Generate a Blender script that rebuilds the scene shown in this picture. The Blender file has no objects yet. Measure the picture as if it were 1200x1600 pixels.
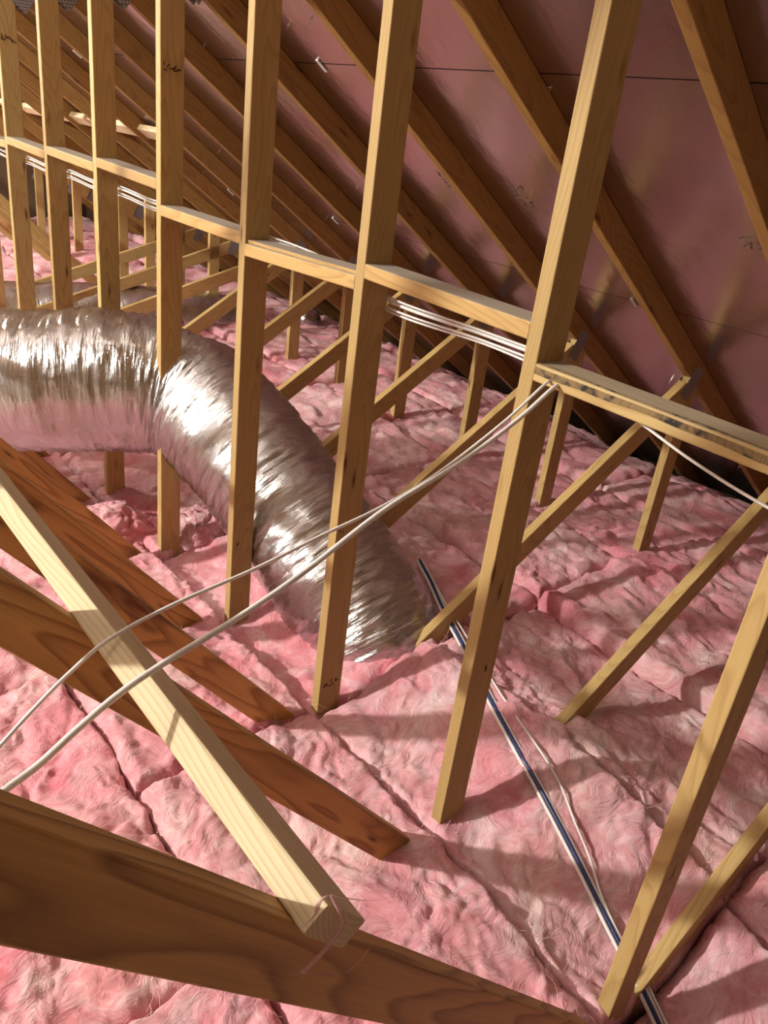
import bpy, bmesh, math, random
import numpy as np
from mathutils import Matrix, Vector

# ------------------------------------------------------------------ camera, world, lamps, exposure
sc = bpy.context.scene
C = sc.collection
F_PX, CAM = 1228.47, (-1.310, -1.035, 1.772)
YAW, PITCH, ROLL = 0.736, 0.446, 0.134


def cam_axes():
    cy, sy, cp, sp = math.cos(YAW), math.sin(YAW), math.cos(PITCH), math.sin(PITCH)
    fwd = Vector((sy * cp, cy * cp, -sp))
    right = Vector((cy, -sy, 0))
    up = right.cross(fwd)
    cr, sr = math.cos(ROLL), math.sin(ROLL)
    return cr * right + sr * up, -sr * right + cr * up, fwd


_r, _u, _f = cam_axes()
cam = bpy.data.cameras.new('camera')
cam.sensor_fit = 'VERTICAL'
cam.sensor_height = 36
cam.lens = 36 * F_PX / 1600
cam.clip_start = 0.02
camo = bpy.data.objects.new('camera', cam)
C.objects.link(camo)
camo.matrix_world = Matrix(((_r.x, _u.x, -_f.x, CAM[0]), (_r.y, _u.y, -_f.y, CAM[1]),
                            (_r.z, _u.z, -_f.z, CAM[2]), (0, 0, 0, 1)))
sc.camera = camo

w = bpy.data.worlds.new('world')
sc.world = w
w.use_nodes = True
w.node_tree.nodes['Background'].inputs[0].default_value = (0.9, 0.8, 0.7, 1)
w.node_tree.nodes['Background'].inputs[1].default_value = 0.0


def lamp(name, loc, watts, radius, col):
    l = bpy.data.lights.new(name, 'POINT')
    l.energy = watts
    l.shadow_soft_size = radius
    l.color = col
    o = bpy.data.objects.new(name, l)
    o.location = loc
    C.objects.link(o)
    return o


lamp('attic_bulb_left_offscreen', (-6.3, 3.0, 3.85), 3450, 0.11, (1.0, 0.965, 0.90))       # main attic bulb, left of the frame
lamp('attic_bulb_far_left_offscreen', (-1.9, 8.2, 2.5), 1000, 0.07, (1.0, 0.965, 0.90))        # next bulb down the attic

vs = sc.view_settings
vs.view_transform = 'Standard'
vs.look = 'None'
vs.gamma = 1
vs.use_curve_mapping = False
vs.exposure = -0.45

# ------------------------------------------------------------------ constants of the place (metres)
S, W, T = 0.61, 0.089, 0.038          # truss spacing, 2x4 width and thickness
RB, RS = 2.215, -0.67                 # underside of the top chord: z = RB + RS*x
DB = 2.322                            # underside of the deck:      z = DB + RS*x
ZF = -0.34                            # ceiling board under the insulation
RIDGE = -4.7
rng = random.Random(7)


# ------------------------------------------------------------------ numpy gradient noise
_P = np.random.RandomState(3).permutation(256)
_P = np.concatenate([_P, _P, _P])
_G = np.random.RandomState(4).normal(size=(256, 3))
_G /= np.linalg.norm(_G, axis=1)[:, None]


def pnoise(p):
    i = np.floor(p).astype(int)
    f = p - i
    u = f * f * f * (f * (f * 6 - 15) + 10)
    i &= 255
    out = 0
    for dx in (0, 1):
        for dy in (0, 1):
            for dz in (0, 1):
                h = _P[_P[_P[i[:, 0] + dx] + i[:, 1] + dy] + i[:, 2] + dz]
                g = _G[h]
                d = f - np.array([dx, dy, dz])
                wgt = (u[:, 0] if dx else 1 - u[:, 0]) * (u[:, 1] if dy else 1 - u[:, 1]) * (u[:, 2] if dz else 1 - u[:, 2])
                out = out + wgt * (g * d).sum(1)
    return out


def fbm(p, n=3):
    o, a = 0, 1.0
    for k in range(n):
        o = o + a * pnoise(p * 2 ** k + 17.3 * k)
        a *= 0.5
    return o


def ridged(p, n=3):
    o, a = 0, 1.0
    for k in range(n):
        o = o + a * (1 - np.abs(pnoise(p * 2 ** k + 9.1 * k)) * 2.2)
        a *= 0.5
    return o


# ------------------------------------------------------------------ materials
def new_mat(name):
    m = bpy.data.materials.new(name)
    m.use_nodes = True
    nt = m.node_tree
    b = nt.nodes['Principled BSDF']
    return m, nt, b


def N(nt, typ, **kw):
    n = nt.nodes.new(typ)
    for k, v in kw.items():
        if k in n.inputs:
            n.inputs[k].default_value = v
        else:
            setattr(n, k, v)
    return n


def ramp(nt, stops, interp='LINEAR'):
    n = nt.nodes.new('ShaderNodeValToRGB')
    n.color_ramp.interpolation = interp
    e = n.color_ramp.elements
    while len(e) < len(stops):
        e.new(0.5)
    for el, (p, c) in zip(e, stops):
        el.position = p
        el.color = (*c, 1) if len(c) == 3 else c
    return n


def wood(name, light, dark, rings=150, contrast=0.5, knots=True, dust=0.0, stain=None, rough=0.62):
    m, nt, b = new_mat(name)
    L = nt.links.new
    tc = N(nt, 'ShaderNodeTexCoord')
    oi = N(nt, 'ShaderNodeObjectInfo')
    # board space: x runs along the grain; every board is cut from another place in the log
    off = N(nt, 'ShaderNodeVectorMath', operation='MULTIPLY')
    comb = N(nt, 'ShaderNodeCombineXYZ')
    L(oi.outputs['Random'], comb.inputs[0])
    L(oi.outputs['Random'], comb.inputs[1])
    off.inputs[1].default_value = (31, 0.09, 0)
    L(comb.outputs[0], off.inputs[0])
    add = N(nt, 'ShaderNodeVectorMath', operation='ADD')
    L(tc.outputs['Object'], add.inputs[0])
    L(off.outputs[0], add.inputs[1])
    scl = N(nt, 'ShaderNodeVectorMath', operation='MULTIPLY')
    scl.inputs[1].default_value = (0.55, 5, 5)
    L(add.outputs[0], scl.inputs[0])
    n1 = N(nt, 'ShaderNodeTexNoise', Scale=1.6, Detail=2.0)
    L(scl.outputs[0], n1.inputs['Vector'])
    # distance to the pith, bent by the low noise -> growth rings
    sc2 = N(nt, 'ShaderNodeVectorMath', operation='MULTIPLY_ADD')
    sc2.inputs[1].default_value = (0.03, 1, 1)
    sc2.inputs[2].default_value = (0, -0.02, 0.062)
    L(add.outputs[0], sc2.inputs[0])
    ln = N(nt, 'ShaderNodeVectorMath', operation='LENGTH')
    L(sc2.outputs[0], ln.inputs[0])
    ma = N(nt, 'ShaderNodeMath', operation='MULTIPLY_ADD')
    L(n1.outputs['Fac'], ma.inputs[0])
    ma.inputs[1].default_value = 0.075
    L(ln.outputs['Value'], ma.inputs[2])
    mr = N(nt, 'ShaderNodeMath', operation='MULTIPLY')
    L(ma.outputs[0], mr.inputs[0])
    mr.inputs[1].default_value = rings
    fr = N(nt, 'ShaderNodeMath', operation='FRACT')
    L(mr.outputs[0], fr.inputs[0])
    rr = ramp(nt, [(0, (0, 0, 0)), (0.55, (0.25,) * 3), (0.86, (1, 1, 1)), (1, (0, 0, 0))])
    L(fr.outputs[0], rr.inputs[0])
    # fine fibres
    fs = N(nt, 'ShaderNodeVectorMath', operation='MULTIPLY')
    fs.inputs[1].default_value = (5, 240, 240)
    L(add.outputs[0], fs.inputs[0])
    n2 = N(nt, 'ShaderNodeTexNoise', Scale=1.0, Detail=3.0)
    L(fs.outputs[0], n2.inputs['Vector'])
    bl = N(nt, 'ShaderNodeTexNoise', Scale=2.2, Detail=3.0)
    L(add.outputs[0], bl.inputs['Vector'])
    mx = N(nt, 'ShaderNodeMath', operation='MULTIPLY_ADD')
    L(rr.outputs[0], mx.inputs[0])
    mx.inputs[1].default_value = contrast
    m3 = N(nt, 'ShaderNodeMath', operation='MULTIPLY_ADD')
    L(n2.outputs['Fac'], m3.inputs[0])
    m3.inputs[1].default_value = 0.45
    m3.inputs[2].default_value = -0.12
    L(m3.outputs[0], mx.inputs[2])
    colr = N(nt, 'ShaderNodeMix', data_type='RGBA')
    colr.inputs['A'].default_value = (*light, 1)
    colr.inputs['B'].default_value = (*dark, 1)
    L(mx.outputs[0], colr.inputs['Factor'])
    out = colr.outputs['Result']
    # board to board tone
    hv = N(nt, 'ShaderNodeHueSaturation')
    mrg = N(nt, 'ShaderNodeMapRange')
    mrg.inputs['To Min'].default_value = 0.54
    mrg.inputs['To Max'].default_value = 0.78
    ad = N(nt, 'ShaderNodeMath', operation='MULTIPLY_ADD')
    L(bl.outputs['Fac'], ad.inputs[0])
    ad.inputs[1].default_value = 0.5
    hf = N(nt, 'ShaderNodeMath', operation='MULTIPLY_ADD')
    L(oi.outputs['Random'], hf.inputs[0])
    hf.inputs[1].default_value = 0.6
    hf.inputs[2].default_value = -0.05
    L(hf.outputs[0], ad.inputs[2])
    L(ad.outputs[0], mrg.inputs['Value'])
    L(mrg.outputs[0], hv.inputs['Value'])
    L(out, hv.inputs['Color'])
    out = hv.outputs['Color']
    if knots:
        ks = N(nt, 'ShaderNodeVectorMath', operation='MULTIPLY')
        ks.inputs[1].default_value = (3.2, 15, 15)
        L(add.outputs[0], ks.inputs[0])
        vo = N(nt, 'ShaderNodeTexVoronoi', Scale=1.0)
        L(ks.outputs[0], vo.inputs['Vector'])
        kr = ramp(nt, [(0.045, (0.9,) * 3), (0.10, (0.30,) * 3), (0.16, (0, 0, 0))])
        L(vo.outputs['Distance'], kr.inputs[0])
        km = N(nt, 'ShaderNodeMix', data_type='RGBA')
        km.inputs['B'].default_value = (0.10, 0.035, 0.010, 1)
        L(kr.outputs[0], km.inputs['Factor'])
        L(out, km.inputs['A'])
        out = km.outputs['Result']
    if stain:
        sn = N(nt, 'ShaderNodeTexNoise', Scale=stain[0], Detail=4.0, Roughness=0.65)
        ss = N(nt, 'ShaderNodeVectorMath', operation='MULTIPLY')
        ss.inputs[1].default_value = (0.35, 1.6, 1.6)
        L(add.outputs[0], ss.inputs[0])
        L(ss.outputs[0], sn.inputs['Vector'])
        sr = ramp(nt, [(stain[1], (0, 0, 0)), (stain[1] + 0.09, (1, 1, 1))])
        L(sn.outputs['Fac'], sr.inputs[0])
        sm = N(nt, 'ShaderNodeMix', data_type='RGBA')
        sm.inputs['B'].default_value = (*stain[2], 1)
        L(sr.outputs[0], sm.inputs['Factor'])
        L(out, sm.inputs['A'])
        out = sm.outputs['Result']
    if dust:
        ge = N(nt, 'ShaderNodeNewGeometry')
        sp = N(nt, 'ShaderNodeSeparateXYZ')
        L(ge.outputs['Normal'], sp.inputs[0])
        dr = N(nt, 'ShaderNodeMapRange')
        dr.inputs['From Min'].default_value = 0.6
        dr.inputs['From Max'].default_value = 0.95
        dr.inputs['To Max'].default_value = dust
        L(sp.outputs['Z'], dr.inputs['Value'])
        dm = N(nt, 'ShaderNodeMix', data_type='RGBA')
        dm.inputs['B'].default_value = (0.30, 0.285, 0.245, 1)
        L(dr.outputs[0], dm.inputs['Factor'])
        L(out, dm.inputs['A'])
        out = dm.outputs['Result']
    L(out, b.inputs['Base Color'])
    b.inputs['Roughness'].default_value = rough
    b.inputs['Specular IOR Level'].default_value = 0.3
    bp = N(nt, 'ShaderNodeBump', Strength=0.25, Distance=0.002)
    L(mx.outputs[0], bp.inputs['Height'])
    L(bp.outputs[0], b.inputs['Normal'])
    return m


def insulation_mat():
    m, nt, b = new_mat('pink_fibreglass')
    L = nt.links.new
    ge = N(nt, 'ShaderNodeNewGeometry')
    oi = N(nt, 'ShaderNodeObjectInfo')
    wn = N(nt, 'ShaderNodeTexNoise', Scale=5.0, Detail=2.0)
    L(ge.outputs['Position'], wn.inputs['Vector'])
    wm = N(nt, 'ShaderNodeVectorMath', operation='MULTIPLY_ADD')
    L(wn.outputs['Color'], wm.inputs[0])
    wm.inputs[1].default_value = (0.35, 0.35, 0.2)
    L(ge.outputs['Position'], wm.inputs[2])
    n1 = N(nt, 'ShaderNodeTexNoise', Scale=7.0, Detail=6.0, Roughness=0.6, Distortion=0.25)
    L(wm.outputs[0], n1.inputs['Vector'])

    def streaks(rot, sx, sy):
        mp = N(nt, 'ShaderNodeMapping')
        mp.inputs['Rotation'].default_value = (0.25, 0.2, rot)
        mp.inputs['Scale'].default_value = (sx, sy, sy)
        L(wm.outputs[0], mp.inputs['Vector'])
        n = N(nt, 'ShaderNodeTexNoise', Scale=1.0, Detail=5.0, Roughness=0.62, Distortion=0.5)
        L(mp.outputs[0], n.inputs['Vector'])
        return n.outputs['Fac']
    sa, sb, sc_ = streaks(0.5, 12, 70), streaks(2.1, 13, 78), streaks(-0.5, 10, 62)
    msk = N(nt, 'ShaderNodeTexNoise', Scale=7.5, Detail=1.0)
    L(ge.outputs['Position'], msk.inputs['Vector'])
    mr1 = ramp(nt, [(0.44, (0, 0, 0)), (0.5, (1, 1, 1))])
    mr2 = ramp(nt, [(0.53, (0, 0, 0)), (0.59, (1, 1, 1))])
    L(msk.outputs['Fac'], mr1.inputs[0])
    L(msk.outputs['Fac'], mr2.inputs[0])
    x1 = N(nt, 'ShaderNodeMix', data_type='FLOAT')
    L(mr1.outputs[0], x1.inputs[0])
    L(sa, x1.inputs[2])
    L(sb, x1.inputs[3])
    x2 = N(nt, 'ShaderNodeMix', data_type='FLOAT')
    L(mr2.outputs[0], x2.inputs[0])
    L(x1.outputs[0], x2.inputs[2])
    L(sc_, x2.inputs[3])
    fibre = x2.outputs[0]
    cmb = N(nt, 'ShaderNodeMath', operation='MULTIPLY_ADD')
    L(fibre, cmb.inputs[0])
    cmb.inputs[1].default_value = 0.45
    cm0 = N(nt, 'ShaderNodeMath', operation='MULTIPLY_ADD')
    L(n1.outputs['Fac'], cm0.inputs[0])
    cm0.inputs[1].default_value = 0.85
    cm0.inputs[2].default_value = -0.15
    L(cm0.outputs[0], cmb.inputs[2])
    r1 = ramp(nt, [(0.30, (0.65, 0.215, 0.23)), (0.43, (0.74, 0.31, 0.32)), (0.55, (0.81, 0.45, 0.445)), (0.70, (0.87, 0.66, 0.63))])
    L(cmb.outputs[0], r1.inputs[0])
    # broad drifts: rosier, peachier and paler regions of the wool
    n2 = N(nt, 'ShaderNodeTexNoise', Scale=2.6, Detail=3.0, Distortion=0.6)
    L(ge.outputs['Position'], n2.inputs['Vector'])
    r2 = ramp(nt, [(0.34, (0.98, 0.66, 0.78)), (0.46, (1, 0.92, 1.02)), (0.58, (1, 1.0, 1.04)), (0.68, (1, 1.06, 1.04))])
    L(n2.outputs['Fac'], r2.inputs[0])
    mw = N(nt, 'ShaderNodeMix', data_type='RGBA', blend_type='MULTIPLY')
    mw.inputs['Factor'].default_value = 1
    L(r1.outputs[0], mw.inputs['A'])
    L(r2.outputs[0], mw.inputs['B'])
    hv = N(nt, 'ShaderNodeHueSaturation')
    mrg = N(nt, 'ShaderNodeMapRange')
    mrg.inputs['To Min'].default_value = 0.78
    mrg.inputs['To Max'].default_value = 0.98
    L(oi.outputs['Random'], mrg.inputs['Value'])
    L(mrg.outputs[0], hv.inputs['Saturation'])
    hv.inputs['Value'].default_value = 0.84
    L(mw.outputs['Result'], hv.inputs['Color'])
    L(hv.outputs[0], b.inputs['Base Color'])
    b.inputs['Roughness'].default_value = 0.95
    b.inputs['Specular IOR Level'].default_value = 0.05
    b.inputs['Sheen Weight'].default_value = 0.15
    b.inputs['Sheen Tint'].default_value = (1, 0.8, 0.78, 1)
    sm = N(nt, 'ShaderNodeMath', operation='MULTIPLY_ADD')
    L(n1.outputs['Fac'], sm.inputs[0])
    sm.inputs[1].default_value = 2.0
    L(fibre, sm.inputs[2])
    bp = N(nt, 'ShaderNodeBump', Strength=0.6, Distance=0.012)
    L(sm.outputs[0], bp.inputs['Height'])
    L(bp.outputs[0], b.inputs['Normal'])
    return m


def foil_duct_mat():
    m, nt, b = new_mat('silver_foil_jacket')
    L = nt.links.new
    uv = N(nt, 'ShaderNodeUVMap')
    b.inputs['Metallic'].default_value = 1.0
    b.inputs['Base Color'].default_value = (0.54, 0.54, 0.54, 1)
    s1 = N(nt, 'ShaderNodeVectorMath', operation='MULTIPLY')
    s1.inputs[1].default_value = (95, 11, 1)
    L(uv.outputs[0], s1.inputs[0])
    n1 = N(nt, 'ShaderNodeTexNoise', Scale=1.0, Detail=5.0, Roughness=0.6, Distortion=0.6)
    L(s1.outputs[0], n1.inputs['Vector'])
    s2 = N(nt, 'ShaderNodeVectorMath', operation='MULTIPLY')
    s2.inputs[1].default_value = (9, 7, 1)
    L(uv.outputs[0], s2.inputs[0])
    n2 = N(nt, 'ShaderNodeTexNoise', Scale=1.0, Detail=3.0, Distortion=0.8)
    L(s2.outputs[0], n2.inputs['Vector'])
    # reinforcing scrim threads, about 6 mm apart
    br = N(nt, 'ShaderNodeTexBrick', Scale=1.0)
    s3 = N(nt, 'ShaderNodeVectorMath', operation='MULTIPLY')
    s3.inputs[1].default_value = (150, 150, 1)
    L(uv.outputs[0], s3.inputs[0])
    L(s3.outputs[0], br.inputs['Vector'])
    br.offset = 0.0
    br.inputs['Brick Width'].default_value = 1.0
    br.inputs['Row Height'].default_value = 1.0
    br.inputs['Mortar Size'].default_value = 0.09
    b1 = N(nt, 'ShaderNodeBump', Strength=0.6, Distance=0.008)
    L(n1.outputs['Fac'], b1.inputs['Height'])
    b2 = N(nt, 'ShaderNodeBump', Strength=0.3, Distance=0.014)
    L(n2.outputs['Fac'], b2.inputs['Height'])
    L(b1.outputs[0], b2.inputs['Normal'])
    b3 = N(nt, 'ShaderNodeBump', Strength=0.15, Distance=0.0006)
    L(br.outputs['Fac'], b3.inputs['Height'])
    L(b2.outputs[0], b3.inputs['Normal'])
    L(b3.outputs[0], b.inputs['Normal'])
    rr = ramp(nt, [(0.3, (0.18,) * 3), (0.7, (0.32,) * 3)])
    L(n2.outputs['Fac'], rr.inputs[0])
    L(rr.outputs[0], b.inputs['Roughness'])
    return m


def foil_deck_mat():
    m, nt, b = new_mat('radiant_foil_deck')
    L = nt.links.new
    b.inputs['Metallic'].default_value = 1.0
    ge = N(nt, 'ShaderNodeNewGeometry')
    n0 = N(nt, 'ShaderNodeTexNoise', Scale=1.8, Detail=4.0)
    L(ge.outputs['Position'], n0.inputs['Vector'])
    r0 = ramp(nt, [(0.3, (0.50, 0.43, 0.41)), (0.7, (0.62, 0.54, 0.52))])
    L(n0.outputs['Fac'], r0.inputs[0])
    L(r0.outputs[0], b.inputs['Base Color'])
    r1 = ramp(nt, [(0.3, (0.19,) * 3), (0.7, (0.27,) * 3)])
    L(n0.outputs['Fac'], r1.inputs[0])
    L(r1.outputs[0], b.inputs['Roughness'])
    n1 = N(nt, 'ShaderNodeTexNoise', Scale=11.0, Detail=5.0)       # strands of the board telegraphing through
    mp = N(nt, 'ShaderNodeVectorMath', operation='MULTIPLY')
    mp.inputs[1].default_value = (1.0, 1.6, 1.0)
    L(ge.outputs['Position'], mp.inputs[0])
    L(mp.outputs[0], n1.inputs['Vector'])
    b1 = N(nt, 'ShaderNodeBump', Strength=0.16, Distance=0.012)
    L(n1.outputs['Fac'], b1.inputs['Height'])
    L(b1.outputs[0], b.inputs['Normal'])
    return m


def plate_mat():
    m, nt, b = new_mat('galvanised_plate')
    L = nt.links.new
    tc = N(nt, 'ShaderNodeTexCoord')
    mp = N(nt, 'ShaderNodeMapping')
    mp.inputs['Scale'].default_value = (45, 120, 1)
    L(tc.outputs['Object'], mp.inputs['Vector'])
    br = N(nt, 'ShaderNodeTexBrick', Scale=1.0)
    br.inputs['Brick Width'].default_value = 1.0
    br.inputs['Row Height'].default_value = 1.0
    br.inputs['Mortar Size'].default_value = 0.26
    br.inputs['Color1'].default_value = (0.045, 0.042, 0.04, 1)
    br.inputs['Color2'].default_value = (0.06, 0.055, 0.052, 1)
    br.inputs['Mortar'].default_value = (0.34, 0.325, 0.31, 1)
    L(mp.outputs[0], br.inputs['Vector'])
    L(br.outputs['Color'], b.inputs['Base Color'])
    b.inputs['Metallic'].default_value = 0.5
    b.inputs['Roughness'].default_value = 0.5
    return m


def wisp_mat():
    m = plain('translucent_pink_wisp', (0.80, 0.48, 0.45), 0.9, 0, 0.05)
    m.node_tree.nodes['Principled BSDF'].inputs['Alpha'].default_value = 0.5
    return m


def plain(name, col, rough=0.5, metal=0.0, spec=0.4):
    m, nt, b = new_mat(name)
    n = N(nt, 'ShaderNodeTexNoise', Scale=35.0, Detail=3.0)
    tc = N(nt, 'ShaderNodeTexCoord')
    nt.links.new(tc.outputs['Object'], n.inputs['Vector'])
    r = ramp(nt, [(0.3, tuple(c * 0.88 for c in col)), (0.7, col)])
    nt.links.new(n.outputs['Fac'], r.inputs[0])
    nt.links.new(r.outputs[0], b.inputs['Base Color'])
    b.inputs['Roughness'].default_value = rough
    b.inputs['Metallic'].default_value = metal
    b.inputs['Specular IOR Level'].default_value = spec
    return m


PINE_L, PINE_D = (0.70, 0.50, 0.20), (0.38, 0.20, 0.052)
M = {
    'pine': wood('aged_pine', PINE_L, PINE_D, rings=210, contrast=0.36),
    'chord': wood('rafter_pine', (0.46, 0.26, 0.075), (0.24, 0.11, 0.027), rings=180, contrast=0.4),
    'web': wood('web_pine', (0.80, 0.46, 0.145), (0.25, 0.095, 0.022), rings=120, contrast=0.62, stain=(3.0, 0.60, (0.14, 0.055, 0.016))),
    'pale': wood('pale_new_pine', (1.0, 0.84, 0.53), (0.72, 0.52, 0.25), rings=150, contrast=0.65, knots=False),
    'block': wood('dusty_block_pine', (0.70, 0.47, 0.18), (0.46, 0.24, 0.07), dust=0.85),
    'mould': wood('mould_stained_pine', (0.70, 0.52, 0.22), (0.48, 0.29, 0.09), dust=0.6, rings=110),
    'bark': wood('dark_waney_edge', (0.30, 0.20, 0.09), (0.16, 0.09, 0.035), knots=False, stain=(9.0, 0.50, (0.022, 0.02, 0.016)), rough=0.85),
    'wool': insulation_mat(),
    'foil': foil_duct_mat(),
    'deck': foil_deck_mat(),
    'plate': plate_mat(),
    'white': plain('white_cable_sheath', (0.80, 0.79, 0.75), 0.42),
    'navy': plain('navy_cable_sheath', (0.035, 0.05, 0.16), 0.35),
    'nail': plain('bright_nail', (0.75, 0.72, 0.68), 0.3, 1.0),
    'clip': plain('pale_clip', (0.62, 0.58, 0.54), 0.5),
    'ink': plain('black_ink', (0.035, 0.022, 0.012), 0.8),
    'board': plain('ceiling_board', (0.40, 0.34, 0.28), 0.9),
    'dark': plain('dark_gable_board', (0.10, 0.06, 0.03), 0.9),
    'tape': plain('black_tape', (0.02, 0.02, 0.022), 0.35),
    'wisp': wisp_mat(),
    'stamp': plain('faded_ink', (0.13, 0.075, 0.06), 0.8),
    'fibre': plain('loose_pink_fibre', (0.90, 0.62, 0.58), 0.9, 0, 0.05),
}


# ------------------------------------------------------------------ object helpers
def link(name, me, mat, parent=None):
    o = bpy.data.objects.new(name, me)
    C.objects.link(o)
    if mat and not me.materials:
        me.materials.append(mat)
    if parent:
        o.parent = parent
    return o


def tag(o, label=None, cat=None, group=None, kind=None):
    if label:
        o['label'] = label
    if cat:
        o['category'] = cat
    if group:
        o['group'] = group
    if kind:
        o['kind'] = kind
    return o


def empty(name, loc):
    o = bpy.data.objects.new(name, None)
    o.empty_display_size = 0.1
    o.location = loc
    C.objects.link(o)
    return o


def box_mesh(name, sx, sy, sz, bev=0.003, cut0=0.0, cut1=0.0, wane=None):
    """box from x=0..sx (grain), centred in y (width) and z (thickness); cut0/cut1 shear the ends along y"""
    bm = bmesh.new()
    v = []
    for x, c in ((0, cut0), (sx, cut1)):
        for y, z in ((-1, -1), (1, -1), (1, 1), (-1, 1)):
            v.append(bm.verts.new((x + c * y * sy / 2, y * sy / 2, z * sz / 2)))
    for q in ((0, 3, 2, 1), (4, 5, 6, 7), (0, 1, 5, 4), (1, 2, 6, 5), (2, 3, 7, 6), (3, 0, 4, 7)):
        bm.faces.new([v[i] for i in q])
    if bev:
        es = [e for e in bm.edges if abs((e.verts[0].co - e.verts[1].co).normalized().x) > 0.5]
        bmesh.ops.bevel(bm, geom=es, offset=bev, segments=2, affect='EDGES', profile=0.5)
    bmesh.ops.recalc_face_normals(bm, faces=bm.faces)
    me = bpy.data.meshes.new(name)
    bm.to_mesh(me)
    bm.free()
    return me


def frame(p0, p1, ydir):
    p0, p1 = Vector(p0), Vector(p1)
    x = (p1 - p0).normalized()
    y = Vector(ydir)
    y = (y - x * y.dot(x)).normalized()
    z = x.cross(y)
    return Matrix(((x.x, y.x, z.x, p0.x), (x.y, y.y, z.y, p0.y), (x.z, y.z, z.z, p0.z), (0, 0, 0, 1)))


def board(name, p0, p1, ydir, wy, tz, mat, parent=None, bev=0.003, cut0=0, cut1=0):
    L = (Vector(p1) - Vector(p0)).length
    o = link(name, box_mesh(name, L, wy, tz, bev, cut0, cut1), mat, parent)
    o.matrix_local = frame(p0, p1, ydir)
    return o


def np_mesh(name, co, faces, smooth=True):
    me = bpy.data.meshes.new(name)
    me.from_pydata(co.tolist() if hasattr(co, 'tolist') else co, [], faces.tolist() if hasattr(faces, 'tolist') else faces)
    if smooth:
        me.polygons.foreach_set('use_smooth', [True] * len(me.polygons))
    me.update()
    return me


def catmull(pts, n):
    P = [np.array(p, float) for p in pts]
    P = [2 * P[0] - P[1]] + P + [2 * P[-1] - P[-2]]
    out = []
    for i in range(1, len(P) - 2):
        for k in range(n):
            t = k / n
            a, b, c, d = P[i - 1], P[i], P[i + 1], P[i + 2]
            out.append(0.5 * (2 * b + (c - a) * t + (2 * a - 5 * b + 4 * c - d) * t * t + (3 * b - a - 3 * c + d) * t ** 3))
    out.append(P[-2])
    return np.array(out)


def sweep(path, nv, sec):
    """sec(i, s, ang, nrm, bin) -> offsets (nv,3); returns co, faces, s, per-vertex (s, angle)"""
    n = len(path)
    tan = np.gradient(path, axis=0)
    tan /= np.linalg.norm(tan, axis=1)[:, None]
    up = np.array([0, 0, 1.0])
    if abs(tan[0] @ up) > 0.9:
        up = np.array([0, 1.0, 0])
    s = np.concatenate([[0], np.cumsum(np.linalg.norm(np.diff(path, axis=0), axis=1))])
    ang = np.linspace(0, 2 * np.pi, nv, endpoint=False)
    co = []
    b = np.cross(tan[0], up)
    b /= np.linalg.norm(b)
    for i in range(n):
        b = b - tan[i] * (b @ tan[i])
        b /= np.linalg.norm(b)
        nn = np.cross(b, tan[i])
        co.append(path[i] + sec(i, s[i], ang, b, nn))
    co = np.concatenate(co)
    i, j = np.meshgrid(np.arange(n - 1), np.arange(nv), indexing='ij')
    j2 = (j + 1) % nv
    f = np.stack([i * nv + j, i * nv + j2, (i + 1) * nv + j2, (i + 1) * nv + j], -1).reshape(-1, 4)
    return co, f, s, ang


def cable(name, pts, a, b, mat, label, group=None, n=10, cat='cable'):
    pts = np.array(pts, float)
    base = pts[0].copy()
    path = catmull(pts, n)

    def sec(i, s, ang, bb, nn):
        return np.outer(np.cos(ang) * a, bb) + np.outer(np.sin(ang) * b, nn)
    co, f, s, _ = sweep(path, 10, sec)
    nv = 10
    faces = f.tolist() + [list(range(nv))[::-1], list(range(len(co) - nv, len(co)))]
    o = link(name, np_mesh(name, co - base, faces), mat)
    o.location = base
    return tag(o, label, cat, group)


# ------------------------------------------------------------------ the setting
def struct(name, sx, sy, sz, loc, mat, rot=(0, 0, 0)):
    me = box_mesh(name, sx, sy, sz, 0)
    o = link(name, me, mat)
    o.location = loc
    o.rotation_euler = rot
    return tag(o, kind='structure')


Y0, Y1 = -3.2, 10.6
EX = 4.0                                  # eave
fl = struct('floor', EX - 2 * RIDGE + EX, Y1 - Y0, 0.02, (2 * RIDGE - EX, (Y0 + Y1) / 2, ZF - 0.11), M['board'])
tag(fl, 'plain ceiling board hidden under the insulation')
zr = DB + RS * RIDGE


def gable(name, y):
    z0 = ZF - 0.1
    ze = DB + RS * EX
    xs = [(2 * RIDGE - EX, z0), (EX, z0), (EX, ze), (RIDGE, zr), (2 * RIDGE - EX, ze)]
    co = [(x, y + d, z) for d in (0, 0.02) for x, z in xs]
    n = 5
    fs = [list(range(n))[::-1], list(range(n, 2 * n))] + [[i, (i + 1) % n, n + (i + 1) % n, n + i] for i in range(n)]
    o = link(name, np_mesh(name, co, fs, False), M['dark'])
    return tag(o, 'dark board gable wall closing the end of the attic', kind='structure')


gable('wall_far', Y1)
gable('wall_near', Y0 - 0.02)

# roof deck: foil-faced boards 1.22 m up the slope and 2.44 m long, 3 mm gaps, each board its own piece
deck = empty('ceiling', (0.53, 0, DB + RS * 0.53))
tag(deck, 'foil faced roof deck sloping down over the rafters', kind='structure')
SL = math.sqrt(1 + RS * RS)
PW, PL = 1.22, 2.44
pm = box_mesh('deck_panel', PW - 0.004, PL - 0.004, 0.012, 0)
ax = Vector((1 / SL, 0, RS / SL))
nz = Vector((-RS / SL, 0, 1 / SL))


def deck_pt(d, y, lift=0.0):              # d metres down the slope from the seam at X=0.53
    return ax * d + Vector((0, y, 0)) + nz * lift


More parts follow.
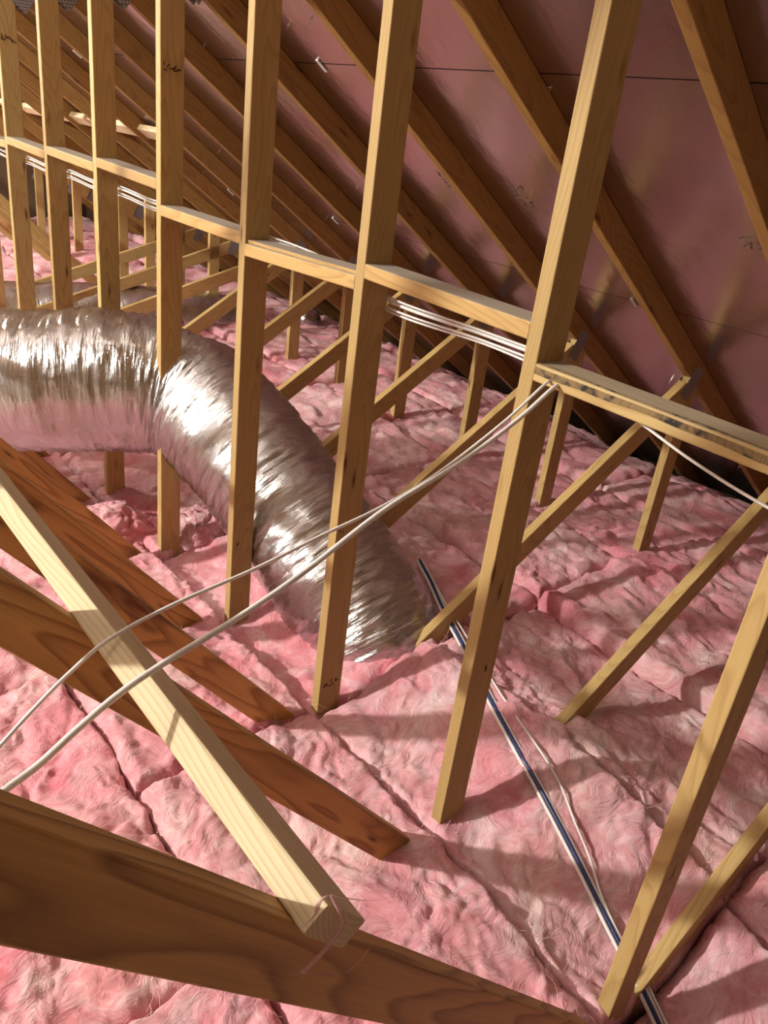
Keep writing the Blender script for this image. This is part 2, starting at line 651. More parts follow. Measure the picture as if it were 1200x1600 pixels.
for r in range(-5, 3):
    y = -2 * PL + T / 2 + (2 * S if r % 2 else 0.0)          # end joints land on the rafters
    while y < Y1:
        o = link('deck_panel', pm, M['deck'], deck)
        c = deck_pt(r * PW + 0.002, y + PL / 2, 0.006)
        o.matrix_local = Matrix(((ax.x, 0, nz.x, c.x), (0, 1, 0, c.y), (ax.z, 0, nz.z, c.z), (0, 0, 0, 1)))
        y += PL
# boarding above the gaps so that no sky shows through, and the other slope
for nm, sgn in (('ceiling_backing', 1), ('ceiling_opposite', -1)):
    Ls = (EX - RIDGE + 0.1) * SL
    me = box_mesh(nm, Ls, Y1 - Y0, 0.02, 0)
    o = link(nm, me, M['dark'] if sgn > 0 else M['deck'])
    c = Vector((RIDGE, (Y0 + Y1) / 2, zr)) + Vector((-RS / SL * sgn, 0, 1 / SL)) * 0.026
    x = Vector((sgn / SL, 0, RS / SL))
    z = Vector((-RS / SL * sgn, 0, 1 / SL))
    yv = z.cross(x)
    o.matrix_world = Matrix(((x.x, yv.x, z.x, c.x), (x.y, yv.y, z.y, c.y), (x.z, yv.z, z.z, c.z), (0, 0, 0, 1)))
    tag(o, 'roof deck of the opposite slope' if sgn < 0 else 'dark boards closing the joints of the deck', kind='structure')
# nail points coming through the deck (stuff) and the clips at the seams (parts)
bm = bmesh.new()
for k in range(-1, 15):
    for i in range(7):
        d = rng.uniform(-0.5, 3.0)
        y = k * S + 0.019 + rng.choice((-1, 1)) * rng.uniform(0.03, 0.27)
        p = deck_pt(d, y)
        tip = p - nz * rng.uniform(0.014, 0.028) + Vector((rng.uniform(-.006, .006), rng.uniform(-.006, .006), 0))
        vs_ = [bm.verts.new(p + Vector((0.0028 * math.cos(a), 0.0028 * math.sin(a), 0.002))) for a in (0, 2.1, 4.2)]
        t_ = bm.verts.new(tip)
        for a in range(3):
            bm.faces.new((vs_[a], vs_[(a + 1) % 3], t_))
        q = [bm.verts.new(p - nz * 0.001 + Vector((rng.uniform(-.013, .013), rng.uniform(-.007, .007), rng.uniform(-.006, 0)))) for _ in range(3)]
        bm.faces.new(q)
me = bpy.data.meshes.new('nail_points')
bm.to_mesh(me)
bm.free()
tag(link('nail_points', me, M['nail'], deck), kind='stuff')
cm = box_mesh('panel_clip', 0.055, 0.016, 0.006, 0.0015)
for r, ys in ((0, (1.65, 2.9, 4.08)), (1, (0.80, 2.87, 4.1))):
    for y in ys:
        o = link('panel_clip', cm, M['clip'], deck)
        c = deck_pt(r * PW - 0.022, y, -0.004)
        o.matrix_local = Matrix(((ax.x, 0, nz.x, c.x), (0, 1, 0, c.y), (ax.z, 0, nz.z, c.z), (0, 0, 0, 1)))


def ink_stamp(parent, origin, ex, ey, n, h, seed, rows=1):
    """illegible ink marks: short strokes on a surface, ex = writing direction, ey = up"""
    r = random.Random(seed)
    bm = bmesh.new()
    ex, ey, o0 = Vector(ex), Vector(ey), Vector(origin)
    nn = ex.cross(ey).normalized()
    for row in range(rows):
        x = 0
        for i in range(n):
            for _ in range(r.choice((2, 3, 3))):
                a = o0 + ex * (x + r.uniform(0, 0.55) * h) + ey * (r.uniform(0, 0.9) * h - row * h * 1.5)
                d = (ey if r.random() < 0.55 else ex if r.random() < .5 else (ex + ey)).normalized() * h * r.uniform(0.4, 0.9)
                side = d.cross(nn).normalized() * h * 0.085
                c4 = [a - side, a + side, a + d + side, a + d - side]
                lo = [bm.verts.new(c - nn * 0.0005) for c in c4]
                hi = [bm.verts.new(c + nn * 0.0006) for c in c4]
                bm.faces.new(hi)
                for q in range(4):
                    bm.faces.new((lo[q], lo[(q + 1) % 4], hi[(q + 1) % 4], hi[q]))
            x += h * 0.85
    me = bpy.data.meshes.new('ink_stamp')
    bm.to_mesh(me)
    bm.free()
    return link('ink_stamp', me, M['stamp' if rows > 1 else 'ink'], parent)


for (x, y, n, h) in ((0.99, 1.44, 5, 0.022), (0.985, 1.045, 6, 0.024), (1.03, 0.15, 3, 0.024)):
    d = (x - 0.53) * SL
    ink_stamp(deck, deck_pt(d, y, -0.0007), ax, (0, 1, 0), n, h, int(x * 1000 + y * 10), rows=2)

# ------------------------------------------------------------------ roof trusses
def zc(x):
    return RB + RS * x


truss_parts = {}


def make_truss(far=False, knee=False):
    r = empty('roof_truss', (0, 0, ZF))
    o = Vector((0, 0, -ZF))                               # parts are given with z from the insulation datum
    t = T / 2

    def bd(name, a, b, yd, mat, wy=W, cut0=0, cut1=0):
        return board(name, Vector((a[0], t, a[1])) + o, Vector((b[0], t, b[1])) + o, yd, wy, T, M[mat], r, 0.003, cut0, cut1)
    bd('post', (W / 2, ZF + W - .1), (W / 2, zc(W / 2)), (1, 0, 0), 'pine', cut1=RS)
    h = (W / 2) * SL
    bd('top_chord', (RIDGE, zc(RIDGE) + h), (3.85, zc(3.85) + h), (0, 0, 1), 'chord')
    bd('bottom_chord', (2 * RIDGE - 3.6, ZF - .1 + W / 2), (3.75, ZF - .1 + W / 2), (0, 0, 1), 'web')
    # right web: upper edge z = 0.416 + 0.638 (x - 0.903)
    g = 0.315 if far else 0.64
    hw = W / 2 * math.sqrt(1 + g * g)
    zl = lambda x: (0.50 + g * (x - 0.927) if far else 0.416 + g * (x - 0.903)) - hw
    xe = 2.0 if far else 1.805
    if not knee:
        bd('diagonal_web', (-.05, zl(-.05)), (xe, zl(xe)), (0, 0, 1), 'pine', cut1=0.25)
    if knee:                                              # knee web from the post down to the shallow web
        bd('knee_web', (0.09, 1.50 - 0.08 - 0.06), (2.0, 1.50 - 0.88 * 2.0 - 0.06), (0, 0, 1), 'pine')
    # left web rising to the ridge: upper edge z = -0.09 - 1.16 x
    g2 = 1.16
    hw2 = W / 2 * math.sqrt(1 + g2 * g2)
    zl2 = lambda x: -0.09 - g2 * x - hw2
    bd('diagonal_web', (-.02, zl2(-.02)), (-4.45, zl2(-4.45)), (0, 0, 1), 'web')
    bd('short_post', (1.855, ZF - .1 + W), (1.855, zc(1.855) + 0.0), (1, 0, 0), 'pine', cut1=RS)
    # galvanised plates on both faces
    for (x, z, lx, lz) in ((2.03, 0.80, 0.14, 0.075) if far else (1.835, 0.975, 0.14, 0.075), (0.075, 2.185, 0.22, 0.10), (0.03, ZF - .02, 0.15, 0.13)):
        for y, s in ((-0.0008, 1), (T + 0.0008, -1)):
            me = box_mesh('gusset_plate', lx, lz, 0.0016, 0)
            p = link('gusset_plate', me, M['plate'], r)
            dx = Vector((0.47, 0, 0.88)) if x > 1 else ax
            c = Vector((x, y, z)) + o - dx * (lx / 2)
            p.matrix_local = frame(c, c + dx, Vector((0, 0, 1)) if x < 1 else Vector((-0.88, 0, 0.47)))
    return r


def copy_tree(o, parent=None):
    c = o.copy()
    C.objects.link(c)
    if parent:
        c.parent = parent
    for ch in list(o.children):
        copy_tree(ch, c)
    return c


proto = make_truss()
tl = {-1: 'wood truss at the cut end of the pale brace, its web holding that end up',
      0: 'wood truss whose post meets the mould stained block and two white cables',
      1: 'wood truss whose post has an ink stamp just above the insulation',
      2: 'wood truss whose post stands against the left flank of the sloping silver duct',
      3: 'wood truss whose post stands in front of the kink of the silver duct',
      4: 'wood truss whose post foot shows under the silver duct',
      5: 'wood truss just beyond the one whose foot shows under the silver duct',
      6: 'second wood truss beyond the one whose foot shows under the silver duct'}
trusses = {}
proto_far = make_truss(True)
proto_knee = make_truss(True, True)
for k in range(-1, 17):
    r = proto if k == -1 else proto_far if k == 7 else proto_knee if k == 10 else copy_tree(proto_knee if k > 10 else proto_far if k > 7 else proto)
    r.location = (0, k * S, ZF)
    trusses[k] = r
for k, r in trusses.items():
    if k in tl:
        tag(r, tl[k], 'roof truss', 'roof trusses in a row')
    elif k < 10:
        tag(r, 'wood truss with a shallow web, standing right behind the smaller crumpled duct', 'roof truss', 'roof trusses in a row')
    else:
        tag(r, 'wood truss with a knee web falling from its post, far behind the ducts', 'roof truss', 'roof trusses in a row')

for k, x, z, n, h, sd in ((3, 0.006, 1.872, 4, 0.019, 3), (6, 0.006, 1.95, 4, 0.019, 9), (1, 0.012, 0.085, 4, 0.018, 5), (1, 0.012, 0.67, 2, 0.012, 8),
                          (0, 0.045, 0.545, 1, 0.022, 14), (2, 0.02, 0.315, 1, 0.016, 15)):
    ink_stamp(trusses[k], (x, -0.0007, z - ZF), (1, 0, 0), (0, 0, 1), n, h, sd)

# ------------------------------------------------------------------ blocking between the posts
bz = {0: (1.376, 1.372), 1: (1.464, 1.455), 2: (1.41, 1.428), 3: (1.440, 1.440), 4: (1.54, 1.525), 5: (1.530, 1.518), 6: (1.522, 1.508),
      7: (1.50, 1.50), 8: (1.45, 1.46), 9: (1.5, 1.5)}
bl_lab = {0: 'flat wood block with a black mould stained edge nailed between posts',
          1: 'flat wood block carrying white cables under it, beside the mould stained one',
          2: 'flat wood block with a split doubled top edge, over the sloping duct',
          3: 'flat wood block with a knot and a nail hole above the silver duct kink',
          4: 'short looking dusty wood block next beyond the one above the duct kink',
          5: 'dusty wood block between the two posts beyond the duct kink'}
for k, (za, zb) in bz.items():
    # spans from post k (far end) to post k-1 (near end): Y from k*S down to (k-1)*S+T
    ya, yb = k * S, (k - 1) * S + T
    e = empty('blocking', (W / 2, ya, za - T))
    p0 = Vector((0, 0, T / 2))
    p1 = Vector((0, yb - ya, zb - za + T / 2))
    main = board('plank', p0, p1, (1, 0, 0), W, T, M['mould' if k == 0 else 'block'], e, 0.004)
    if k == 0:
        # rough dark waney strip along the top front edge
        n = 60
        vv, ff = [], []
        for i in range(n + 1):
            t_ = i / n
            y = (yb - ya) * t_
            z = (zb - za) * t_ + T
            wob = 0.0022 * math.sin(7 * t_ + 1) + 0.001 * math.sin(23 * t_)
            dn = 0.018 + wob
            bk = 0.012 + 0.002 * math.sin(11 * t_)
            for (x_, z_) in ((-W / 2 - .0012, z - dn - .001), (-W / 2 - .0016, z - dn * .45), (-W / 2 + .003, z - .001),
                             (-W / 2 + bk * .5, z + .0014), (-W / 2 + bk, z + .0010)):
                vv.append((x_, y, z_))
        for i in range(n):
            for j in range(4):
                a = i * 5 + j
                ff.append((a, a + 1, a + 6, a + 5))
        tag(link('waney_edge', np_mesh('waney_edge', vv, ff), M['bark'], e), 'dark rough waney edge with black mould')
    if k == 2:
        board('split_strip', p0 + Vector((0.004, 0, T / 2 + .006)), p1 + Vector((0.004, 0, T / 2 + .004)), (1, 0, 0), W - .012, 0.011, M['block'], e, 0.002)
    tag(e, bl_lab.get(k, 'dusty wood block between far posts in the row'), 'blocking', 'wood blocks between the posts')

# the pale brace lying on the upper edges of the left webs
A = Vector((-0.974, 0, 1.04))
td, nd_ = Vector((0.653, 0, -0.757)), Vector((0.757, 0, 0.653))
cen = A + td * (W / 2) + nd_ * (T / 2)
br = board('lateral_brace', (cen.x, -0.628, cen.z), (cen.x, 5.6, cen.z), td, W, T, M['pale'], None, 0.004)
tag(br, 'pale new wood brace nailed across the slanting webs', 'brace')
# pale blocks between the rafters far down the row
pc = Vector((0.98, 0, zc(0.98))) + nz * 0.045
for k in range(6, 15):
    pb = board('rafter_block', (pc.x, k * S + T, pc.z), (pc.x, (k + 1) * S, pc.z), ax, W, T, M['pale'], None, 0.004)
    tag(pb, 'pale wood block fitted between two rafters far down the row', 'blocking', 'pale blocks between the far rafters')


# ------------------------------------------------------------------ silver flexible ducts
def duct(name, pts, rad, squash, label, nv=96, n=26, cap_end=True, seed=0, wr=1.0, part='foil_jacket', kink=None):
    pts = np.array(pts, float)
    path = catmull(pts, n)
    rads = catmull(np.array([[r, s, 0] for r, s in zip(rad, squash)]), n)
    e = empty(name, tuple(pts[len(pts) // 2] * np.array([1, 1, 0])))
    base = np.array(e.location)
    sA = np.concatenate([[0], np.cumsum(np.linalg.norm(np.diff(path, axis=0), axis=1))])

    def sec(i, s, ang, bb, nn):
        R, q = rads[i, 0], rads[i, 1]
        c, sn = np.cos(ang), np.sin(ang)
        k = np.stack([np.full_like(ang, s), c * R, sn * R], 1)
        d = 0.012 * fbm(k * np.array([5, 4, 4]) + seed, 2)
        d = d + 0.010 * (ridged(k * np.array([22, 5, 5]) + seed + 4, 2) - 1) * wr
        d = d + 0.005 * ridged(k * np.array([60, 8, 8]) + seed + 9, 2) * wr
        if kink is not None:
            d = d - 0.11 * np.exp(-((s - kink) / 0.055) ** 2) * np.clip(0.25 - c, 0, 1)
        rr = R + d
        return np.outer(c * rr * q, bb) + np.outer(sn * rr * (2 - q), nn)
    co, f, s, ang = sweep(path, nv, sec)
    faces = f.tolist()
    ncol = len(path)
    if cap_end:
        faces += [list(range(nv))[::-1], list(range((ncol - 1) * nv, ncol * nv))]
    me = np_mesh(part, co - base, faces)
    uvl = me.uv_layers.new(name='UVMap')
    li = np.empty(len(me.loops), int)
    me.loops.foreach_get('vertex_index', li)
    uu = s[li // nv]
    va = ang[li % nv]
    # keep the seam of the angle continuous within each quad
    va4 = va[:len(f) * 4].reshape(-1, 4)
    wrap = va4.max(1) - va4.min(1) > np.pi
    va4[wrap] = np.where(va4[wrap] < np.pi, va4[wrap] + 2 * np.pi, va4[wrap])
    va[:len(f) * 4] = va4.reshape(-1)
    arr = np.stack([uu, va * np.mean(rad)], 1)
    uvl.data.foreach_set('uv', arr.reshape(-1).astype(np.float32))
    link(part, me, M['foil'], e)
    tag(e, label, 'duct')
    return e, path, base


d1, dp, dbase = duct('flexible_duct',
                     [(-1.9, 3.6, 0.56), (-0.95, 2.88, 0.60), (-0.40, 2.38, 0.645), (-0.06, 2.14, 0.685), (0.17, 1.98, 0.66),
                      (0.27, 1.72, 0.545), (0.34, 1.40, 0.37), (0.40, 1.08, 0.17), (0.44, 0.84, 0.00), (0.46, 0.72, -0.16)],
                     [0.285, 0.285, 0.285, 0.275, 0.265, 0.265, 0.265, 0.265, 0.245, 0.20],
                     [1, 1, 0.97, 0.93, 0.93, 0.97, 1, 1, 1, 1],
                     'big silver foil duct kinked behind a post and diving into the insulation', nv=120, n=40, seed=2, kink=2.62)
# black tape at the kink
ti = int(np.argmin(np.linalg.norm(dp - np.array([0.10, 2.03, 0.67]), axis=1)))
cen_t = dp[ti]
tn = dp[ti + 1] - dp[ti - 1]
tn /= np.linalg.norm(tn)
bb = np.cross(tn, (0, 0, 1.0))
bb /= np.linalg.norm(bb)
nn = np.cross(bb, tn)
vv, ff = [], []
na = 16
for i in range(na + 1):
    a = math.radians(70 + i * 55 / na)
    for q in (-0.022, 0.022):
        vv.append(tuple(cen_t + tn * q + (bb * math.cos(a) * 0.93 + nn * math.sin(a) * 1.07) * 0.285 - dbase))
for i in range(na):
    ff.append((2 * i, 2 * i + 1, 2 * i + 3, 2 * i + 2))
tag(link('tape', np_mesh('tape', vv, ff), M['tape'], d1), 'black tape at the kink')

duct('flexible_duct', [(-1.6, 5.75, 0.27), (-0.5, 5.45, 0.27), (0.3, 5.15, 0.27), (1.0, 5.0, 0.28), (1.6, 4.85, 0.26), (2.2, 4.9, 0.18)],
     [0.20, 0.20, 0.2, 0.20, 0.19, 0.17], [1] * 6, 'smaller crumpled silver duct lying behind the big kinked duct', nv=64, n=16, seed=21, wr=1.6)
duct('duct_boot', [(2.70, 4.86, -0.05), (2.70, 4.82, 0.12), (2.66, 4.72, 0.23), (2.60, 4.58, 0.24)],
     [0.12, 0.12, 0.115, 0.10], [1] * 4, 'small silver duct elbow far off near the low edge of the roof', nv=40, n=8, seed=31, wr=1.6)

# ------------------------------------------------------------------ pink batts
def height(x, y):
    s = np.clip((x - 0.02) / 0.5, 0, 1)
    s = s * s * (3 - 2 * s)
    h = 0.155 * s
    h = h + 0.04 * np.exp(-((x - 0.4) ** 2 + (y - 0.05) ** 2) / 0.15)
    h = h - 0.10 * np.clip((x - 2.7) / 0.5, 0, 1) ** 2
    h = h + 0.06 * np.clip((y - 1.6) / 1.0, 0, 1) * np.clip((x - 0.2) / 0.5, 0, 1)
    h = h - 0.13 * np.clip((-y - 0.25) / 0.35, 0, 1) * np.exp(-((x - 0.28) / 0.3) ** 2)
    return h


def batt(x0, x1, y0, y1, dz, res, seed, label, group, tilt=0.0, fibres=0):
    nx, ny = max(8, int((x1 - x0) / res)), max(8, int((y1 - y0) / res))
    gx, gy = np.meshgrid(np.linspace(x0, x1, nx), np.linspace(y0, y1, ny), indexing='ij')
    X, Y = gx.ravel(), gy.ravel()
    dxe = np.minimum(X - x0, x1 - X)
    dye = np.minimum(Y - y0, y1 - Y)
    q = np.stack([X, Y, np.full_like(X, seed * 3.7)], 1)
    warp = np.stack([fbm(q * 4 + 5, 2), fbm(q * 4 + 25, 2), 0 * X], 1)
    qw = q + 0.11 * warp
    ed = np.minimum(dxe, dye) + 0.018 * fbm(q * 14 + 50, 2)
    R = 0.03
    e = np.clip(1 - ed / R, 0, 1)
    drop = 0.045 * (1 - np.sqrt(np.clip(1 - e * e, 0, 1)))
    Z = height(X, Y) + dz + tilt * (X - (x0 + x1) / 2)
    big = 0.045 * fbm(q * np.array([2.2, 1.6, 1]) + 3, 2)
    fold = 0.048 * (np.abs(pnoise(qw * np.array([7, 5.5, 1]) + 11)) + 0.5 * np.abs(pnoise(qw * 14 + 13)) + 0.25 * np.abs(pnoise(qw * 29 + 15)) - 0.3)
    tuft = 0.007 * (ridged(qw * 9 + 31, 2) - 1)
    fine = 0.003 * fbm(qw * 60 + 41, 2)
    Z = Z + big + fold + tuft + fine - drop
    Z = np.minimum(Z, DB + RS * X - 0.05)                 # squeezed under the deck at the eave
    # sideways crumple so that folds overhang a little
    X2 = X + 0.016 * fbm(qw * 8 + 71, 3) + 0.012 * fbm(q * 3 + 61, 1) * (dxe < 0.2)
    Y2 = Y + 0.016 * fbm(qw * 8 + 91, 3) + 0.014 * fbm(q * 3 + 81, 1)
    cx, cy, zb = (x0 + x1) / 2, (y0 + y1) / 2, ZF - 0.005
    top = np.stack([X2 - cx, Y2 - cy, Z - zb], 1)
    idx = np.arange(nx * ny).reshape(nx, ny)
    f = np.stack([idx[:-1, :-1], idx[1:, :-1], idx[1:, 1:], idx[:-1, 1:]], -1).reshape(-1, 4)
    # skirt
    loop = np.concatenate([idx[:, 0], idx[-1, 1:], idx[-2::-1, -1], idx[0, -2:0:-1]])
    nl = len(loop)
    sk1 = top[loop].copy()
    sk1[:, 2] *= 0.55
    sk1[:, :2] += 0.02 * np.stack([fbm(np.c_[sk1[:, :2] * 12, sk1[:, 2]] + 7, 2), fbm(np.c_[sk1[:, :2] * 12, sk1[:, 2]] + 17, 2)], 1)
    sk2 = top[loop].copy()
    sk2[:, 2] = 0.0
    n0 = len(top)
    a = np.arange(nl)
    b = (a + 1) % nl
    f1 = np.stack([loop[b], loop[a], n0 + a, n0 + b], 1)
    f2 = np.stack([n0 + b, n0 + a, n0 + nl + a, n0 + nl + b], 1)
    co = np.concatenate([top, sk1, sk2])
    o = link('insulation_batt', np_mesh('insulation_batt', co, np.concatenate([f, f1, f2])), M['wool'])
    o.location = (cx, cy, zb)
    tag(o, label, 'insulation', group)
    if fibres:
        rs = np.random.RandomState(seed)
        vv, ff = [], []
        edge = np.where(np.minimum(dxe, dye) < 0.05)[0]
        for i in range(fibres):
            j = rs.choice(edge) if rs.rand() < 0.35 else rs.randint(n0)
            p = top[j].copy()
            d = rs.normal(size=3) * np.array([1, 1, 0.25])
            d /= np.linalg.norm(d)
            L = rs.uniform(0.02, 0.09)
            wd = rs.uniform(0.00015, 0.0005)
            k0 = len(vv)
            ns = 6
            turn = rs.normal(size=3) * 0.45
            for s in range(ns + 1):
                t = s / ns
                sd = np.cross(d, (0, 0, 1.0))
                sd /= np.linalg.norm(sd) + 1e-9
                lift = 0.005 + 0.012 * math.sin(math.pi * t) * rs.uniform(.3, 1)
                pp = p + np.array([0, 0, lift])
                vv += [tuple(pp - sd * wd), tuple(pp + sd * wd)]
                p = p + d * L / ns
                d = d + turn * 0.35 + rs.normal(size=3) * 0.15
                d[2] *= 0.5
                d /= np.linalg.norm(d)
            for s in range(ns):
                ff.append((k0 + 2 * s, k0 + 2 * s + 1, k0 + 2 * s + 3, k0 + 2 * s + 2))
        tag(link('loose_fibres', np_mesh('loose_fibres', vv, ff), M['fibre'], o), kind='stuff')
    return o


cols = [-1.86, -1.25, -0.64, -0.03, 0.48, 1.09, 1.70, 2.31, 2.92, 3.24]
near_lab = {
    (3, -1): 'pink batt with the two posts at its edge and the cable bundle crossing it',
    (2, -1): 'pink batt under the cut end of the pale brace',
    (4, -1): 'pink batt edged by a torn lip where a slanting web goes in',
    (3, 0): 'pink batt into which the silver duct dives',
    (2, 0): 'pink batt under the pale brace beside the foot of the stamped post',
}
ns_ = 0
for ci in range(len(cols) - 1):
    x0, x1 = cols[ci], cols[ci + 1]
    offy = 0.0 if ci in (2, 3, 4, 5) else 0.61
    for ri in range(-2, 8):
        ya = 0.60 + ri * 1.22 + offy
        yb = ya + 1.22
        if yb < -1.9 or ya > 10.4 or (ci < 2 and yb > 3.0 and False):
            continue
        ya, yb = max(ya, -2.2), min(yb, 10.5)
        cxm, cym = (x0 + x1) / 2, (ya + yb) / 2
        dist = math.hypot(cxm - CAM[0], cym - CAM[1])
        res = 0.0075 if dist < 2.6 else 0.0115 if dist < 4.2 else 0.02 if dist < 7 else 0.035
        if ci < 1:
            res = max(res, 0.02)
        ns_ += 1
        key = (ci, ri)
        dz = rng.uniform(-0.028, 0.028)
        dz = {(2, -1): 0.03, (2, 0): 0.035, (3, -1): 0.0, (3, 0): -0.03, (4, -1): -0.045, (4, 0): -0.02, (2, -2): 0.0}.get(key, dz)
        g = 0.006
        # which kind of neighbours: labels by what lies on or beside the batt
        if key in near_lab:
            lab, grp = near_lab[key], 'insulation batts laid in rows'
        elif cym < 0.4 and cxm > 0.9:
            lab, grp = 'pink batt lying between the slanting webs near the mould stained block', 'insulation batts laid in rows'
        elif cym < 2.6 and cxm > 0.9:
            lab, grp = 'pink batt among the short posts under the low slope of the foil roof', 'insulation batts laid in rows'
        elif cym < 2.8:
            lab = 'pink batt alongside the sloping part of the big silver duct' if cxm > 0 else 'pink batt on the side of the posts where the pale brace runs'
            grp = 'insulation batts laid in rows'
        else:
            lab = ('pink batt beyond the big silver duct on the brace side of the posts' if cxm < 0 else
                   'pink batt beyond the big silver duct between the tall and the short posts' if cxm < 1.8 else
                   'pink batt beyond the big silver duct under the lowest part of the roof')
            grp = 'insulation batts laid in rows'
        batt(x0 + g / 2, x1 - g / 2, ya + g / 2, yb - g / 2, dz, res, ns_, lab, grp, rng.uniform(-.04, .04),
             fibres=(170 if dist < 2.6 else 60 if dist < 4.2 else 0) if ci > 0 else 0)

# bunched tuft of batt pushed up by the post under the duct
def tuft(name, c, sx, sy, sz, seed, label):
    nu, nv_ = 150, 80
    th = np.linspace(0, 2 * np.pi, nu, endpoint=False)
    ph = np.linspace(0.02, np.pi / 2 + 0.45, nv_)
    TH, PH = np.meshgrid(th, ph, indexing='ij')
    d = np.stack([np.cos(TH) * np.sin(PH), np.sin(TH) * np.sin(PH), np.cos(PH)], -1).reshape(-1, 3)
    k = d * 1.0 + seed
    wv_ = 0.25 * np.stack([fbm(k * 2, 2), fbm(k * 2 + 9, 2), fbm(k * 2 + 19, 2)], 1)
    r = 0.86 + 0.40 * np.abs(pnoise((k + wv_) * 1.9)) + 0.13 * np.abs(pnoise((k + wv_) * 4.0 + 3)) + 0.02 * fbm(k * 9, 2)
    co = d * r[:, None] * np.array([sx, sy, sz])
    idx = np.arange(nu * nv_).reshape(nu, nv_)
    i2 = np.roll(idx, -1, 0)
    f = np.stack([idx[:, :-1], idx[:, 1:], i2[:, 1:], i2[:, :-1]], -1).reshape(-1, 4).tolist() + [idx[:, 0].tolist()]
    o = link(name, np_mesh(name, co, f), M['wool'])
    o.location = c
    return tag(o, label, 'insulation')


tuft('insulation_tuft', (-0.12, 2.12, -0.04), 0.21, 0.18, 0.17, 3, 'ruffled pale pink tuft bunched up under the silver duct')
tuft('insulation_tuft', (0.22, 1.92, -0.03), 0.17, 0.15, 0.15, 8, 'ruffled pink tuft tucked between two posts beside the sloping duct')

# ------------------------------------------------------------------ cables
def pix_y(u, v, y):
    d = _f + _r * ((u - 600) / F_PX) + _u * ((800 - v) / F_PX)
    t = (y - CAM[1]) / d.y
    return tuple(Vector(CAM) + d * t)


# run under the blocks, on the far side of the posts
for i, (dx, dzc) in enumerate(((0.010, 0.030), (0.020, 0.017), (0.012, 0.002), (0.022, -0.010))):
    pts = []
    for k in range(9, 0, -1):
        zz = 1.345 + (0.06 if k > 3 else 0.055 if k > 1 else 0.0)
        pts.append((W + dx, k * S, zz + dzc))
        if k > 1:
            pts.append((W + dx + 0.004, (k - 0.5) * S, zz + dzc - 0.012))
    pts += [(W + dx - .004, 0.25, 1.352 + dzc * .8), (W + dx, 0.0, 1.345 + dzc * .8)]
    if i < 2:
        # two of them turn round the post under the block and sag across to the pale brace
        if i == 0:
            pts += [(0.098, -0.02, 1.335), pix_y(866, 597, -0.02)] + [pix_y(u, v, -0.05 - 0.05 * (852 - u) / 690) for u, v in
                    ((852, 600), (790, 657), (690, 735), (600, 790), (500, 838), (400, 888), (270, 945), (172, 998), (110, 1050), (55, 1105), (0, 1165), (-80, 1255))]
        else:
            pts += [(0.10, -0.03, 1.335), pix_y(878, 603, -0.04)] + [pix_y(u, v, -0.07 - 0.165 * (865 - u) / 615) for u, v in
                    ((865, 606), (810, 655), (720, 722), (600, 797), (480, 890), (372, 965), (250, 1040), (185, 1085), (120, 1140), (60, 1195), (0, 1240), (-90, 1310))]
        cable('electric_cable', pts, 0.0034 if i == 0 else 0.0046, 0.0030 if i == 0 else 0.0046, M['white'],
              'thinner white cable sagging from the posts over the pale brace' if i == 0 else 'thicker white cable sagging from the posts past the pale brace')
    elif i == 2:
        pts += [(0.075, -0.10, 1.328), (0.05, -0.22, 1.327), (0.04, -0.38, 1.293), (0.04, -0.54, 1.267), (0.05, -0.8, 1.24)]
        cable('electric_cable', pts, 0.0032, 0.0030, M['white'], 'white cable hanging below the mould stained block')
    else:
        pts += [(W + dx, -0.3, 1.35), (W + .03, -0.62, 1.36)]
        cable('electric_cable', pts, 0.0034, 0.0030, M['white'], 'white cable running on straight behind the mould stained block')


# bundle lying on the batts: a pixel gives the direction, the batts' own surface gives the distance
from mathutils.bvhtree import BVHTree
_v, _fc = [], []
for ob in C.objects:
    if ob.name.startswith('insulation_batt') and -0.7 < ob.location.x < 1.5 and ob.location.y < 2.6:
        k0 = len(_v)
        _v += [v.co + ob.location for v in ob.data.vertices]
        _fc += [[i + k0 for i in p.vertices] for p in ob.data.polygons]
bvh = BVHTree.FromPolygons(_v, _fc)


def ground(u, v):
    d = (_f + _r * ((u - 600) / F_PX) + _u * ((800 - v) / F_PX)).normalized()
    hit = bvh.ray_cast(Vector(CAM), d)[0]
    return np.array(hit if hit is not None else Vector(CAM) + d * (-CAM[2] / d.z))


def floor_path(px, side, lift):
    pts = np.array([ground(u, v) for u, v in px])
    z = pts[:, 2].copy()
    for _ in range(2):
        z[1:-1] = np.maximum(z[1:-1], (z[:-2] + z[2:]) / 2)
    pts[:, 2] = z + lift
    pts[:, 0] += side
    return [tuple(p) for p in pts]


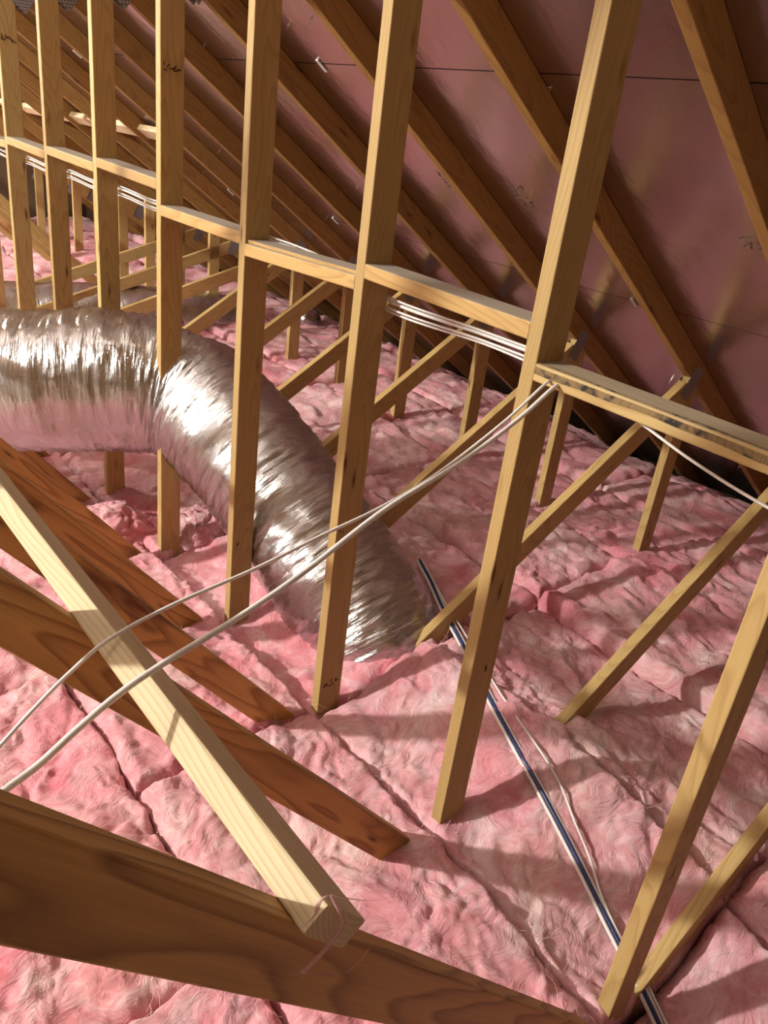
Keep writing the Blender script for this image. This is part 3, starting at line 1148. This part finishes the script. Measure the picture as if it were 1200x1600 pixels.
main_px = [(655, 878), (672, 915), (690, 955), (720, 1015), (760, 1085), (800, 1160), (850, 1250), (900, 1350), (950, 1455), (1000, 1550), (1035, 1620)]
for side, lift, r_, mt, lab in ((-0.012, 0.008, 0.0054, 'white', 'white cable on the duct side of the navy cable on the insulation'),
                                (0.0, 0.011, 0.0056, 'navy', 'navy blue cable in the bundle running over the insulation'),
                                (0.011, 0.009, 0.0050, 'white', 'white cable hugging the navy cable on its other side')):
    cable('electric_cable', floor_path(main_px, side, lift), r_, r_, M[mt], lab, 'cable bundle on the insulation', n=8)
sep_px = [(657, 880), (690, 948), (722, 1003), (775, 1085), (840, 1180), (872, 1235), (893, 1290), (915, 1350), (936, 1410), (966, 1476), (1005, 1550), (1042, 1620)]
cable('electric_cable', floor_path(sep_px, 0.008, 0.014), 0.0034, 0.0034, M['white'], 'thin white cable bowing out from the bundle on the insulation',
      'cable bundle on the insulation', n=8)

# wisp of fibreglass snagged on the cut end of the pale brace
def wisp(name, pts, wd, parent=None):
    path = catmull(pts, 8)
    vv, ff = [], []
    for i, p in enumerate(path):
        t_ = i / (len(path) - 1)
        w_ = wd * (0.35 + 0.65 * math.sin(math.pi * min(1, t_ * 1.1)))
        vv += [tuple(p + np.array([-w_, 0.2 * w_, 0.3 * w_])), tuple(p + np.array([w_, -0.2 * w_, -0.3 * w_])), tuple(p + np.array([0, -w_ * .7, w_ * .5]))]
    for i in range(len(path) - 1):
        for a, b in ((0, 1), (1, 2), (2, 0)):
            ff.append((3 * i + a, 3 * i + b, 3 * i + 3 + b, 3 * i + 3 + a))
    o = link(name, np_mesh(name, vv, ff), M['wisp'], parent)
    return o


we = empty('fibre_wisp', (-0.9, -0.64, 1.0))
tag(we, 'thin pink fibre wisp snagged on the cut end of the pale brace', 'fibre')
B0 = np.array([-0.9, -0.64, 1.0])
for px, wd in (([(517, 1398), (535, 1440), (515, 1475), (488, 1505), (475, 1519), (500, 1521), (530, 1523), (557, 1507), (578, 1482)], 0.0050),
               ([(470, 1452), (492, 1428), (500, 1408), (517, 1398), (545, 1404), (580, 1407), (622, 1400)], 0.0032)):
    pl = [pix_y(u, v, -0.637) for u, v in px]
    wisp('strand', np.array(pl) - B0, wd, we)
